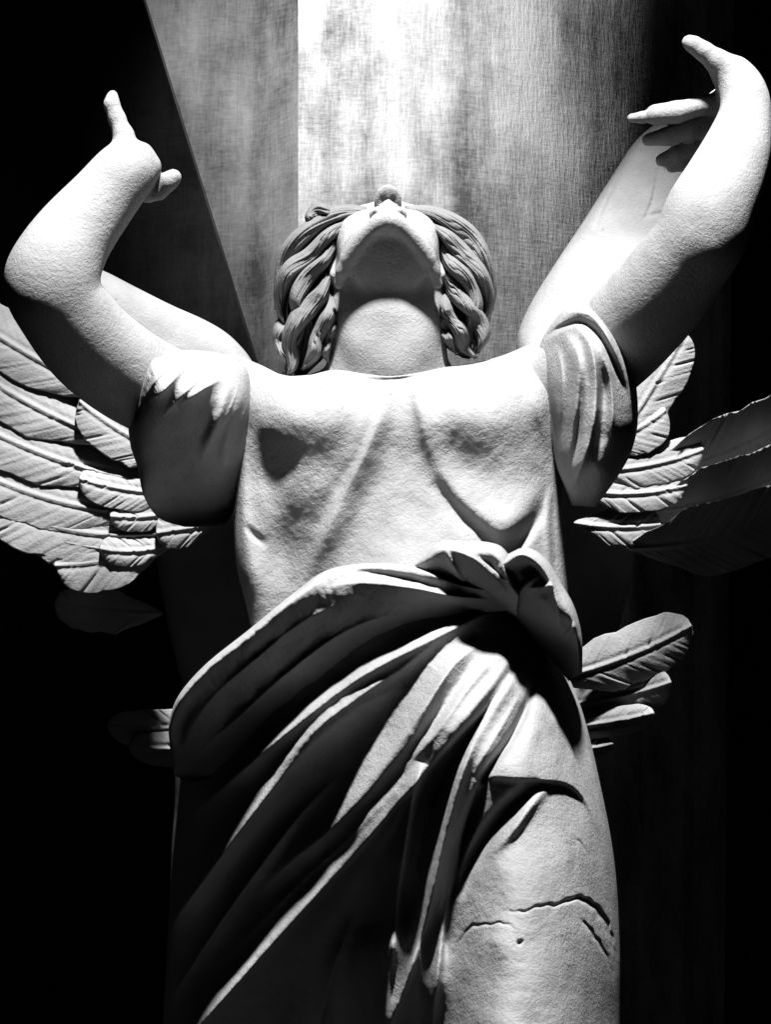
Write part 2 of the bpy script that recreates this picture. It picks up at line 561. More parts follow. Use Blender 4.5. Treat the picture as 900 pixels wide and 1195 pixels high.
# ------------------------------------------------------------------ tunic
def make_tunic():
    fr = tps([(300, 440, -142), (380, 430, -146), (455, 432, -148), (530, 428, -146), (620, 430, -140),
              (330, 468, -88), (390, 470, -86), (455, 475, -108), (530, 470, -86), (580, 468, -82), (630, 475, -98),
              (350, 492, -70), (350, 525, -80), (350, 560, -91), (320, 488, -82), (318, 520, -92), (312, 560, -108), (395, 500, -78), (395, 550, -95), (360, 592, -93), (265, 450, -120), (265, 490, -132), (665, 450, -122), (665, 490, -140),
              (455, 520, -102), (455, 575, -94), (455, 630, -78), (410, 580, -96),
              (530, 495, -79), (530, 530, -93), (570, 492, -72), (570, 530, -80), (572, 560, -84), (574, 590, -71), (596, 608, -60), (620, 540, -92), (642, 570, -104), (530, 575, -88), (585, 640, -70),
              (300, 620, -108), (350, 640, -104), (400, 640, -90), (520, 640, -62), (640, 640, -80),
              (290, 690, -106), (350, 700, -104), (400, 700, -76), (455, 690, -40), (540, 700, -25), (600, 700, -40), (650, 700, -70),
              (330, 760, -100), (455, 760, 0), (600, 760, 0), (660, 760, -40)])
    folds = [
        ('g', [(456, 436, 0, 10, 8), (446, 480, 10, 7, 12), (427, 530, 16, 7, 16), (404, 575, 17, 8, 20), (382, 622, 15, 8, 18), (360, 680, 0, 10, 14)]),
        ('g', [(436, 436, 0, 8, 8), (430, 480, 5, 10, 10), (414, 530, 9, 14, 12), (385, 562, 6, 24, 20), (345, 572, 6, 26, 20), (322, 560, 0, 20, 12)]),
        ('g', [(482, 440, 0, 8, 12), (490, 475, 9, 7, 18), (500, 515, 8, 9, 20), (520, 555, 9, 11, 22), (555, 600, 12, 14, 22), (590, 618, 13, 14, 22), (622, 592, 10, 12, 20), (640, 560, 0, 14, 18)]),
        ('g', [(505, 560, 0, 10, 8), (530, 590, -10, 12, 8), (560, 618, -12, 12, 9), (580, 636, 0, 12, 10)]),
        # side seam folds
        ('g', [(288, 500, 0, 10, 10), (282, 560, 22, 10, 9), (282, 620, 26, 12, 12), (292, 680, 26, 12, 18), (300, 730, 10, 14, 18)]),
        ('g', [(310, 500, 0, 16, 18), (312, 540, -9, 16, 22), (318, 575, -5, 14, 22), (322, 600, 0, 10, 16)]),
        ('g', [(284, 610, 0, 4, 5), (296, 625, -10, 4, 5), (312, 640, 0, 4, 8)]),
        ('g', [(340, 590, 0, 16, 12), (330, 640, -10, 18, 14), (335, 690, 0, 18, 14)]),
        ('g', [(646, 560, 0, 5, 4), (640, 600, 10, 6, 4), (642, 650, 12, 6, 4), (646, 700, 0, 6, 4)]),
        ('g', [(640, 560, 0, 8, 8), (628, 600, -18, 11, 8), (607, 632, -20, 12, 8), (590, 650, 0, 10, 8)]),
        ('g', [(652, 560, 0, 3, 4), (652, 620, 8, 4, 4), (655, 700, 0, 4, 4)]),
        ('g', [(600, 432, 0, 10, 10), (622, 460, 6, 8, 12), (634, 500, 8, 6, 12), (640, 540, 0, 6, 10)]),
        # neckline hem
        ('g', [(388, 432, 0, 3, 3), (420, 434, 2, 3, 3), (455, 438, 2.5, 3, 3), (490, 434, 2, 3, 3), (520, 428, 0, 3, 3)]),
        ('g', [(400, 440, 0, 2.5, 2.5), (440, 444, -4, 2.5, 2.5), (470, 442, -4, 2.5, 2.5), (500, 436, 0, 2.5, 2.5)]),
    ]
    A = [(258, 422), (257, 445), (262, 474), (270, 530), (272, 600), (276, 660), (288, 710), (300, 770)]
    B = [(668, 412), (671, 435), (669, 462), (660, 530), (656, 600), (660, 650), (664, 700), (664, 770)]
    V, Q, T = loft(A, B, fr, lambda x, y: -215 + .25 * (y - 430), 90, folds, 340, 300, p=4, round0=.008,
                   top=[(240, 416), (272, 414), (300, 424), (330, 437), (360, 437), (390, 431), (420, 434), (453, 437), (486, 434), (518, 428), (552, 424), (586, 415), (614, 404), (642, 398), (668, 406), (690, 412)])
    return mesh_obj('tunic', V, Q, M_CLOTH, angel, tris=T)


# ------------------------------------------------------------------ skirt
def make_skirt():
    fr = tps([(240, 800, 40), (300, 760, 50), (380, 720, 50), (450, 720, 50), (560, 720, 50), (600, 730, 60), (660, 740, 0),
              (220, 860, 20), (205, 1000, -30), (210, 1195, -105), (210, 1330, -170), (260, 940, 5), (260, 1080, -55),
              (330, 900, 8), (330, 820, 24), (400, 800, 30), (330, 1050, -48), (330, 1195, -130), (330, 1330, -190),
              (420, 880, 34), (430, 1000, -10), (400, 1100, -85), (430, 1080, -50), (430, 1195, -110), (430, 1330, -170),
              (500, 790, 84), (500, 850, 90), (456, 1000, 46), (456, 1100, 58), (456, 1195, 62), (490, 920, 58), (490, 1000, 60), (490, 1100, 60), (490, 1195, 60),
              (600, 780, 100), (600, 830, 130), (610, 880, 178), (600, 900, 190), (650, 840, 130),
              (620, 960, 206), (620, 1000, 226), (620, 1100, 272), (620, 1195, 312), (665, 1000, 216), (668, 1100, 262), (668, 1195, 302), (580, 1010, 212), (578, 1100, 258), (576, 1195, 296), (620, 1330, 360),
              (560, 1000, 165), (550, 1100, 190), (545, 1195, 220), (530, 1330, 240),
              (690, 880, 90), (690, 960, 170), (705, 1050, 200), (710, 1195, 240), (712, 1330, 280)])
    folds = [
        # long diagonal folds falling from the knot to the lower left
        ('c', [(590, 705, 0, 10, 10), (540, 728, 30, 10, 12), (460, 768, 42, 12, 14), (400, 803, 44, 12, 14), (330, 858, 42, 12, 14), (270, 910, 30, 12, 12), (215, 960, 0, 12, 12)]),
        ('c', [(470, 800, 0, 18, 14), (410, 830, 40, 22, 14), (350, 882, 56, 24, 15), (295, 950, 66, 20, 12), (250, 1010, 74, 15, 10), (205, 1070, 74, 13, 10), (150, 1140, 0, 20, 12)]),
        ('c', [(560, 745, 0, 14, 22), (520, 790, 30, 18, 26), (480, 860, 44, 22, 22), (430, 920, 46, 24, 18), (385, 968, 40, 26, 14), (340, 1005, 30, 26, 12), (290, 1050, 0, 22, 12)]),
        ('c', [(610, 765, 0, 30, 10), (570, 818, 44, 40, 9), (520, 872, 62, 44, 9), (470, 930, 78, 46, 10), (425, 985, 104, 34, 11), (370, 1045, 118, 28, 11), (300, 1122, 114, 26, 11), (235, 1195, 112, 22, 11), (150, 1290, 40, 40, 12)]),
        ('c', [(520, 738, 0, 8, 8), (470, 780, 16, 10, 8), (420, 812, 20, 12, 8), (370, 850, 18, 10, 8), (320, 905, 0, 8, 8)]),
        ('c', [(500, 880, 0, 8, 8), (455, 930, 7, 10, 7), (405, 980, 9, 10, 7), (350, 1030, 8, 10, 7), (290, 1090, 5, 9, 7), (250, 1130, 0, 8, 8)]),
        ('c', [(575, 770, 0, 8, 6), (540, 812, 12, 9, 6), (505, 860, 14, 10, 6), (470, 900, 0, 8, 6)]),
        ('c', [(395, 905, 0, 6, 6), (350, 952, 16, 8, 5), (305, 1010, 24, 8, 5), (262, 1070, 26, 8, 5), (222, 1130, 20, 7, 5), (196, 1170, 0, 6, 5)]),
        ('c', [(560, 752, 0, 5, 5), (530, 776, 9, 7, 4), (497, 824, 12, 8, 4), (462, 876, 10, 8, 4), (430, 915, 0, 6, 4)]),
        ('c', [(420, 1050, 0, 9, 9), (400, 1100, 16, 12, 9), (384, 1150, 20, 14, 9), (372, 1200, 18, 14, 9), (362, 1260, 0, 9, 9)]),
        ('c', [(612, 800, 0, 6, 5), (592, 838, 9, 8, 4), (566, 880, 9, 8, 4), (552, 905, 0, 6, 4)]),
        ('g', [(560, 760, 0, 8, 8), (535, 800, -14, 10, 8), (505, 845, -16, 10, 8), (470, 890, 0, 10, 8)]),
        ('g', [(592, 775, 0, 8, 8), (560, 800, -10, 10, 8), (525, 850, 0, 10, 8)]),
        # upright folds between the legs
        ('c', [(600, 790, 0, 10, 14), (566, 835, 26, 16, 14), (540, 900, 58, 20, 12), (515, 990, 68, 20, 12), (495, 1080, 62, 18, 12), (470, 1160, 56, 16, 12), (458, 1190, 30, 14, 10), (450, 1230, 0, 14, 10)]),
        ('c', [(494, 890, 0, 8, 6), (480, 940, 72, 9, 8), (465, 1040, 62, 11, 8), (456, 1130, 40, 11, 9), (452, 1185, 40, 10, 10), (450, 1240, 0, 10, 10)]),
        ('c', [(585, 860, 0, 10, 6), (552, 925, 26, 12, 7), (532, 1000, 36, 12, 7), (518, 1080, 40, 10, 8), (508, 1160, 40, 10, 8), (500, 1260, 0, 10, 8)]),
        # grooves
        ('g', [(610, 762, 0, 5, 5), (585, 800, -26, 7, 6), (560, 836, -40, 9, 8), (530, 880, -30, 14, 12), (500, 940, 0, 14, 12)]),
        ('g', [(628, 780, 0, 4, 4), (618, 815, -16, 5, 5), (600, 855, -26, 6, 6), (570, 898, -24, 6, 6), (558, 915, 0, 5, 5)]),
        ('g', [(566, 900, 0, 6, 6), (552, 945, -34, 8, 7), (535, 993, -36, 8, 7), (522, 1060, -24, 7, 6), (518, 1120, 0, 6, 6)]),
        ('g', [(630, 908, 0, 6, 6), (600, 938, -26, 9, 7), (571, 972, -30, 9, 8), (545, 1015, -20, 8, 7), (532, 1050, 0, 7, 7)]),
        # hem of the upper layer across the thigh
        ('g', [(562, 905, 0, 4, 30), (585, 906, 14, 4, 40), (640, 910, 20, 3.5, 50), (664, 914, 26, 4, 50), (684, 932, 28, 5, 40), (702, 975, 24, 5, 30), (716, 1030, 10, 5, 20), (722, 1080, 0, 5, 20)]),
        ('g', [(648, 912, 0, 5, 5), (625, 935, 10, 5, 6), (600, 968, 12, 5, 6), (572, 1000, 0, 5, 6)]),
        ('g', [(640, 790, 0, 10, 10), (625, 850, 8, 12, 12), (600, 895, 0, 10, 12)]),
        # outer edge behind the hip
        ('c', [(652, 762, 0, 5, 5), (672, 800, 26, 5, 5), (690, 840, 34, 5, 5), (703, 885, 28, 5, 5), (714, 935, 0, 5, 5)]),
        ('g', [(640, 770, 0, 7, 7), (664, 815, -30, 8, 7), (682, 860, -30, 8, 7), (696, 905, 0, 7, 7)]),
        # cracks in the thigh
        ('k', [(580, 1067, 0, 1.8, 1.8), (610, 1062, -3, 1.4, 1.4), (640, 1057, -6, 1.6, 1.6), (665, 1050, -11, 2.4, 1.8), (690, 1052, -20, 4.5, 2.4), (706, 1072, -20, 5, 2.4), (716, 1105, -14, 4, 2.4), (722, 1140, 0, 4, 3)]),
        ('k', [(525, 1120, 0, 1.8, 1.8), (545, 1088, -3.5, 1.5, 1.5), (562, 1078, -4, 1.5, 1.5), (585, 1078, -3.5, 1.4, 1.4), (605, 1086, 0, 1.6, 1.6)]),
        ('k', [(676, 1070, 0, 2, 2), (692, 1088, -10, 2.5, 2.5), (708, 1115, -10, 2.5, 2.5), (718, 1150, 0, 2, 2)]),
        ('k', [(602, 1102, 0, 2, 2), (606, 1099, -9, 3, 3), (610, 1095, 0, 2, 2)]),
        ('k', [(668, 975, 0, 1.6, 1.6), (680, 988, -4, 1.6, 1.6), (690, 1000, 0, 1.6, 1.6)]),
    ]
    A = [(335, 720), (262, 792), (212, 858), (202, 960), (196, 1080), (190, 1195), (182, 1330), (172, 1480), (165, 1612)]
    B = [(640, 700), (652, 760), (680, 830), (702, 920), (718, 1010), (724, 1110), (724, 1195), (724, 1330), (728, 1480), (735, 1612)]
    V, Q, T = loft(A, B, lambda x, y: fr(x, np.minimum(y, 1330)), lambda x, y: -130 + 0 * x + .22 * (np.minimum(y, 1330) - 700) * np.clip((x - 420) / 200, 0, 1), 120, folds, 640, 520, p=5)
    return mesh_obj('skirt', V, Q, M_CLOTH, angel, tris=T)


def make_sash():
    fr = tps([(200, 850, 50), (212, 890, 0), (206, 815, 104), (235, 850, 40), (240, 775, 116), (262, 812, 62), (280, 870, 20), (290, 735, 120), (320, 775, 74), (330, 830, 24),
              (345, 690, 118), (365, 735, 80), (380, 790, 40), (385, 668, 92), (400, 690, 104), (420, 735, 66), (430, 765, 40),
              (450, 662, 84), (465, 686, 102), (480, 720, 62), (490, 740, 44), (545, 685, 84), (560, 705, 66), (600, 700, 70)])
    folds = [
        ('c', [(215, 860, 0, 6, 6), (250, 812, 9, 8, 5), (300, 768, 11, 9, 5), (350, 728, 9, 8, 5), (395, 704, 0, 6, 5)]),
        ('c', [(228, 880, 0, 6, 6), (275, 840, 10, 9, 5), (330, 790, 12, 10, 5), (385, 748, 10, 9, 5), (440, 722, 8, 8, 5), (500, 712, 0, 6, 5)]),
        ('c', [(385, 684, 0, 10, 4), (430, 680, 12, 12, 4), (480, 686, 18, 14, 4), (530, 696, 16, 12, 4), (575, 700, 0, 10, 4)]),
        ('g', [(240, 800, 0, 8, 8), (215, 840, -16, 7, 7), (205, 880, 0, 7, 7)]),
        ('g', [(400, 666, 0, 5, 5), (440, 669, -9, 5, 4), (480, 676, -10, 5, 4), (520, 686, 0, 4, 4)]),
        ('g', [(290, 770, 0, 14, 14), (330, 745, -9, 14, 10), (380, 720, 0, 12, 12)]),
    ]
    A = [(198, 872), (197, 845), (208, 812), (240, 775), (290, 735), (345, 690), (385, 664), (440, 657), (490, 663), (545, 682), (605, 690)]
    B = [(203, 905), (225, 912), (262, 900), (310, 862), (360, 815), (410, 782), (450, 760), (490, 742), (530, 728), (570, 716), (612, 712)]
    V, Q, T = loft(A, B, fr, lambda x, y: 0 * x - 10, 40, folds, 420, 140, p=24, round0=.06, round1=.03, rough=.006)
    return mesh_obj('sash', V, Q, M_CLOTH, angel, tris=T)


def make_knot(sash):
    parts = []
    # loop towards the breast: its upper side catches the light, its mouth hangs over
    fr = tps([(490, 655, 80), (515, 638, 104), (550, 640, 120), (590, 655, 124), (505, 655, 96), (530, 662, 98), (560, 668, 106), (600, 690, 112), (510, 668, 70), (550, 685, 74), (590, 705, 86)])
    folds = [('c', [(496, 648, 0, 5, 5), (520, 640, 8, 8, 4), (550, 650, 14, 12, 4), (578, 668, 16, 14, 4), (602, 692, 8, 12, 4), (606, 705, 0, 8, 4)]),
             ('g', [(520, 640, 0, 3, 3), (527, 656, 9, 3.5, 3), (538, 676, 6, 3.5, 3), (545, 684, 0, 3, 3)]),
             ('g', [(552, 645, 0, 4, 4), (572, 660, -12, 5, 4), (590, 680, -8, 5, 4), (600, 700, 0, 4, 4)]),
             ('g', [(566, 642, 0, 6, 6), (574, 655, -8, 6, 5), (584, 662, 0, 5, 5)])]
    A = [(484, 660), (498, 645), (515, 632), (545, 631), (572, 633), (588, 640), (600, 660), (610, 690)]
    B = [(492, 666), (505, 672), (522, 682), (545, 692), (566, 698), (580, 706), (594, 716), (606, 722)]
    parts.append(loft(A, B, fr, 20, 30, folds, 160, 110, p=4, round0=.08, round1=.05))
    # loop over the hip
    fr = tps([(580, 655, 120), (600, 645, 132), (620, 645, 134), (640, 662, 128), (655, 690, 118), (668, 725, 96), (680, 760, 60),
              (590, 680, 104), (615, 680, 106), (635, 695, 104), (648, 725, 88), (655, 755, 24), (590, 720, 62), (620, 740, 36), (640, 770, 0)])
    folds = [('c', [(580, 665, 0, 5, 5), (597, 649, 12, 6, 8), (620, 650, 16, 6, 6), (640, 672, 16, 5, 6), (650, 700, 14, 5, 7), (654, 730, 10, 5, 7), (668, 742, 0, 5, 5)]),
             ('g', [(590, 660, 0, 4, 4), (596, 680, 12, 4, 4), (600, 700, 14, 4, 4), (606, 712, 0, 4, 4)]),
             ('g', [(602, 706, 0, 4, 4), (610, 688, 14, 4, 4), (622, 676, 12, 4, 4), (632, 672, 0, 4, 4)]),
             ('g', [(610, 690, 0, 3, 3), (624, 686, 10, 4, 4), (640, 684, 8, 4, 3), (648, 680, 0, 3, 3)]),
             ('g', [(586, 662, 0, 4, 4), (590, 690, -16, 5, 5), (598, 715, 0, 4, 4)]),
             ('g', [(606, 668, 0, 6, 6), (618, 664, -16, 8, 6), (630, 676, -12, 7, 6), (640, 700, 0, 6, 6)]),
             ('g', [(650, 738, 0, 4, 4), (660, 742, 14, 4, 4), (670, 732, 10, 4, 4), (672, 722, 0, 4, 4)]),
             ('c', [(656, 692, 0, 6, 5), (667, 716, 18, 6, 5), (674, 742, 20, 5, 5), (677, 775, 0, 5, 5)])]
    A = [(606, 640), (622, 641), (640, 655), (655, 680), (668, 702), (676, 725), (680, 750), (680, 785)]
    B = [(576, 655), (578, 672), (584, 692), (592, 710), (602, 725), (618, 742), (640, 765), (664, 795)]
    parts.append(loft(B, A, fr, 0, 30, folds, 170, 130, p=4, round0=.08, round1=.08))
    V, Q, T, n = [], [], [], 0
    for v, q, t in parts:
        V.append(v); Q.append(q + n); T.append(t + n); n += len(v)
    return mesh_obj('knot', np.concatenate(V), np.concatenate(Q), M_CLOTH, sash, tris=np.concatenate(T))


# ------------------------------------------------------------------ sleeves
def make_sleeves():
    fr = tps([(170, 420, -56), (160, 460, -36), (190, 412, -96), (240, 420, -110), (290, 432, -125), (200, 446, -40), (245, 450, -62), (296, 465, -96),
              (160, 520, -90), (200, 520, -104), (240, 540, -130), (280, 540, -160), (190, 580, -170), (240, 600, -200), (275, 620, -220)])
    folds = [
        ('c', [(188, 416, 0, 6, 8), (176, 432, 14, 6, 10), (166, 452, 16, 6, 9), (156, 480, 8, 6, 8), (150, 510, 0, 6, 8)]),
        ('c', [(222, 420, 0, 10, 5), (205, 440, 20, 14, 5), (188, 458, 26, 14, 5), (172, 466, 0, 12, 5)]),
        ('c', [(262, 440, 0, 14, 5), (240, 452, 22, 16, 5), (222, 464, 24, 14, 5), (206, 472, 0, 12, 5)]),
        ('c', [(282, 440, 0, 6, 3), (268, 478, 10, 6, 3), (250, 510, 10, 6, 3), (232, 540, 0, 5, 3)]),
        ('c', [(296, 448, 0, 5, 3), (284, 485, 10, 6, 3), (268, 520, 10, 5, 3), (258, 550, 0, 5, 3)]),
        ('c', [(248, 428, 0, 6, 3), (228, 446, 9, 7, 3), (206, 468, 10, 7, 3), (188, 488, 0, 5, 3)]),
        ('c', [(205, 418, 0, 5, 3), (192, 432, 8, 6, 3), (178, 448, 8, 6, 3), (166, 470, 0, 5, 3)]),
        ('g', [(172, 428, 0, 3, 3), (176, 440, -6, 3, 3), (172, 452, -5, 3, 3), (168, 462, 0, 3, 3)]),
        ('g', [(270, 440, 0, 6, 6), (262, 470, 10, 7, 6), (248, 505, 12, 7, 6), (232, 535, 0, 6, 6)]),
        ('g', [(285, 450, 0, 5, 5), (275, 480, 10, 6, 5), (264, 515, 8, 6, 5), (258, 545, 0, 5, 5)]),
        ('g', [(296, 450, 0, 5, 5), (286, 480, -12, 6, 5), (280, 520, 0, 6, 5)]),
    ]
    A = [(182, 410), (168, 425), (160, 450), (150, 490), (152, 520), (160, 545), (168, 580), (186, 605), (215, 615)]
    B = [(215, 408), (255, 412), (286, 428), (292, 462), (288, 500), (283, 535), (278, 570), (272, 600), (260, 615)]
    V, Q, T = loft(A, B, lambda x, y: fr(x, y) + 12, -150, 60, folds, 240, 200, p=4, round0=.08, round1=.2)
    mesh_obj('sleeve', V, Q, M_CLOTH, angel, tris=T)

    fr = tps([(690, 352, -110), (660, 372, -110), (640, 400, -140), (720, 390, -50), (640, 450, -110), (690, 420, -30), (735, 450, -40), (650, 500, -90), (690, 490, -20), (735, 500, -30),
              (665, 550, -60), (700, 550, -40), (725, 540, -60), (690, 575, -90)])
    folds = [
        # turned cuff
        ('c', [(656, 372, 0, 5, 5), (680, 362, 16, 12, 6), (702, 378, 20, 10, 5), (722, 415, 22, 8, 5), (734, 450, 16, 7, 5), (742, 478, 0, 6, 5)]),
        ('g', [(676, 356, 0, 4, 4), (700, 366, -8, 4, 4), (720, 396, -10, 4, 4), (736, 440, 0, 4, 4)]),
        ('g', [(634, 396, 0, 3, 3), (655, 382, -12, 3.5, 3.5), (678, 376, -12, 3.5, 3.5), (700, 392, -16, 4, 4), (720, 430, -16, 4, 5), (736, 470, 0, 4, 5)]),
        ('g', [(655, 385, 0, 10, 8), (672, 410, 14, 12, 6), (678, 450, 16, 14, 6), (668, 500, 14, 14, 8), (660, 545, 0, 12, 8)]),
        ('c', [(668, 378, 0, 8, 5), (688, 400, 16, 10, 5), (696, 440, 20, 10, 5), (694, 490, 22, 12, 5), (684, 530, 24, 12, 6), (672, 560, 14, 8, 6), (666, 572, 0, 8, 6)]),
        ('c', [(664, 366, 0, 4, 3), (690, 368, 7, 6, 3), (712, 398, 8, 6, 3), (730, 445, 6, 5, 3), (738, 480, 0, 4, 3)]),
        ('c', [(648, 400, 0, 5, 3), (656, 430, 9, 7, 3), (656, 470, 9, 7, 3), (650, 520, 0, 5, 3)]),
        ('c', [(700, 405, 0, 5, 3), (712, 440, 10, 6, 3), (716, 480, 10, 6, 3), (712, 520, 0, 5, 3)]),
        ('g', [(680, 420, 0, 3, 3), (679, 460, -14, 3.5, 3.5), (674, 510, -16, 4, 4), (666, 550, 0, 4, 4)]),
        ('g', [(700, 410, 0, 4, 6), (704, 450, -18, 5, 9), (702, 500, -18, 6, 10), (694, 540, 0, 6, 9)]),
        ('g', [(636, 420, 0, 5, 6), (640, 460, -14, 4, 5), (646, 500, -18, 4, 5), (652, 560, 0, 5, 5)]),
    ]
    A = [(672, 352), (652, 368), (632, 398), (628, 430), (634, 470), (642, 510), (650, 545), (660, 570), (668, 590)]
    B = [(690, 346), (712, 358), (732, 395), (742, 440), (745, 490), (738, 525), (724, 552), (708, 575), (695, 592)]
    V, Q, T = loft(A, B, fr, -170, 50, folds, 240, 200, p=3, round0=.10, round1=.2)
    mesh_obj('sleeve', V, Q, M_CLOTH, angel, tris=T)


# ------------------------------------------------------------------ hair
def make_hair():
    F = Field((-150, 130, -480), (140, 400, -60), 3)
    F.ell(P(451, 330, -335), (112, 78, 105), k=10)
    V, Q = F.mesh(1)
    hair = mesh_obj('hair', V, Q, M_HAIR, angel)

    def relief(n_lock, n_str, seed):
        rng = np.random.default_rng(seed)
        ph = rng.uniform(0, 6.3, 40)

        def f(s, t):
            S_ = (s + 1) / 2
            S_ = S_ + .10 * np.sin(7 * t + ph[0]) * np.sin(np.pi * S_) + .05 * np.sin(16 * t + 5 * S_ + ph[1]) * np.sin(np.pi * S_)
            u = S_ * n_lock
            k = np.clip(np.floor(u).astype(int), 0, n_lock - 1)
            fr_ = np.clip(u - k, 0, 1)
            body = np.sin(np.pi * fr_) ** .55
            wave = np.sin(t * (13 + 3 * np.sin(ph[k + 2])) + ph[k + 12])
            fine = np.sin(2 * np.pi * (S_ * n_str + .6 * np.sin(8 * t + ph[3]) * fr_))
            fine = np.sign(fine) * np.abs(fine) ** .7
            return body * (15 + 11 * wave) + 1.9 * fine * (.4 + .6 * body) - 8
        return f
    fr = tps([(424, 250, -215), (374, 259, -235), (338, 298, -240), (326, 345, -245), (331, 392, -240), (340, 434, -215), (400, 268, -206), (372, 295, -204), (354, 330, -202), (350, 370, -200), (352, 405, -200), (356, 428, -206),
              (390, 300, -196), (386, 340, -196), (386, 380, -196), (374, 415, -200)])
    A = [(436, 244), (404, 246), (372, 252), (345, 276), (328, 312), (322, 350), (327, 392), (336, 424), (346, 441)]
    B = [(440, 254), (414, 258), (396, 272), (386, 296), (383, 325), (387, 355), (389, 385), (382, 412), (358, 437)]
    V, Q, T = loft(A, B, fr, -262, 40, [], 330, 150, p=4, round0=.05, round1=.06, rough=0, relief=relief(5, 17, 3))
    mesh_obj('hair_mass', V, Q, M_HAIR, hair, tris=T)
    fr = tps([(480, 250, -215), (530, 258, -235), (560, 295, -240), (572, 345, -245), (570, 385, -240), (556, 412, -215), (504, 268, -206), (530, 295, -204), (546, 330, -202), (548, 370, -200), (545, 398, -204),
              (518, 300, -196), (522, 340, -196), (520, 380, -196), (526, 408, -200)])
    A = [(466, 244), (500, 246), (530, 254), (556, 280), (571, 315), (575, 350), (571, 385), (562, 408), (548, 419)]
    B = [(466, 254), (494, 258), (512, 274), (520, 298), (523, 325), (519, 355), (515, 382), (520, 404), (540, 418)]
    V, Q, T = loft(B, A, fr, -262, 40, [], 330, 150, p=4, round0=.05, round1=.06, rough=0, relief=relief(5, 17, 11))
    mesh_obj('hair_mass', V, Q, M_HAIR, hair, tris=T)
    # carved locks laid over them, each a wavy ribbon of strands
    def lock(pts, width, seed, nstr=4):
        rng = np.random.default_rng(seed)
        c = dense([p[:2] for p in pts], 40)
        d = np.gradient(c, axis=0); d /= np.linalg.norm(d, axis=1)[:, None]
        nr = np.stack([-d[:, 1], d[:, 0]], 1)
        u = np.linspace(0, 1, 40)
        prof = np.clip(np.sin(np.clip(.10 + .90 * u, 0, 1) * math.pi), .10, 1) ** .6 * (1 + .12 * np.sin(11 * u + seed))
        A = c + nr * (width / 2 * prof)[:, None]
        B = c - nr * (width / 2 * prof)[:, None]
        ph = rng.uniform(0, 6.3, 4)

        def rel(s, t):
            sw = s + (.30 * np.sin(9 * t + ph[0]) + .16 * np.sin(5 * s + 13 * t + ph[3])) * (1 - s ** 2)
            st = np.abs(np.sin(math.pi * nstr * .75 * (sw + 1) + ph[1] * .2)) ** .6
            return 4.2 * st * (1 - .3 * s ** 2) * (.65 + .35 * np.sin(4 * sw + 7 * t + ph[1])) + 4 * np.sin(15 * t + ph[2]) - 3
        V, Q, T = loft(A, B, None, None, 8, [], 120, 56, p=2.6, round0=.04, round1=.06, rough=0, relief=rel, along=[p[2] for p in pts])
        mesh_obj('lock', V, Q, M_HAIR, hair, tris=T)
    for i, (w, n, pts) in enumerate([
        (24, 4, [(430, 248, -200), (394, 250, -182), (362, 268, -178), (338, 296, -184), (326, 334, -200), (322, 362, -212)]),
        (22, 4, [(410, 258, -186), (382, 276, -170), (360, 300, -166), (338, 318, -172), (328, 350, -186), (332, 384, -196)]),
        (20, 3, [(392, 280, -180), (378, 304, -164), (356, 326, -160), (346, 352, -164), (352, 380, -170), (346, 404, -176)]),
        (24, 4, [(384, 318, -178), (372, 346, -160), (350, 370, -156), (338, 396, -160), (342, 422, -166), (336, 440, -176)]),
        (22, 4, [(386, 340, -182), (384, 366, -164), (370, 392, -160), (366, 412, -166), (352, 432, -176)]),
        (18, 3, [(388, 358, -186), (388, 384, -172), (380, 406, -172), (384, 424, -180)]),
        (20, 3, [(330, 372, -196), (326, 396, -186), (334, 416, -180), (332, 436, -186)]),
        (18, 3, [(398, 252, -196), (376, 246, -186), (362, 252, -186), (360, 264, -192)]),
        (24, 4, [(472, 246, -200), (508, 250, -182), (540, 270, -178), (562, 298, -184), (573, 332, -200), (574, 362, -212)]),
        (22, 4, [(496, 258, -186), (520, 274, -170), (542, 300, -166), (562, 322, -174), (570, 352, -188), (562, 384, -198)]),
        (20, 3, [(514, 282, -180), (526, 306, -164), (546, 328, -160), (556, 356, -164), (548, 382, -170), (556, 404, -178)]),
        (22, 4, [(520, 318, -180), (534, 344, -160), (552, 364, -158), (564, 388, -164), (558, 412, -172)]),
        (22, 4, [(519, 340, -182), (522, 364, -164), (538, 386, -160), (542, 404, -166), (556, 418, -174)]),
        (18, 3, [(517, 356, -186), (518, 380, -172), (526, 398, -172), (534, 414, -178)])]):
        lock(pts, w, i + 1, n)
    return hair


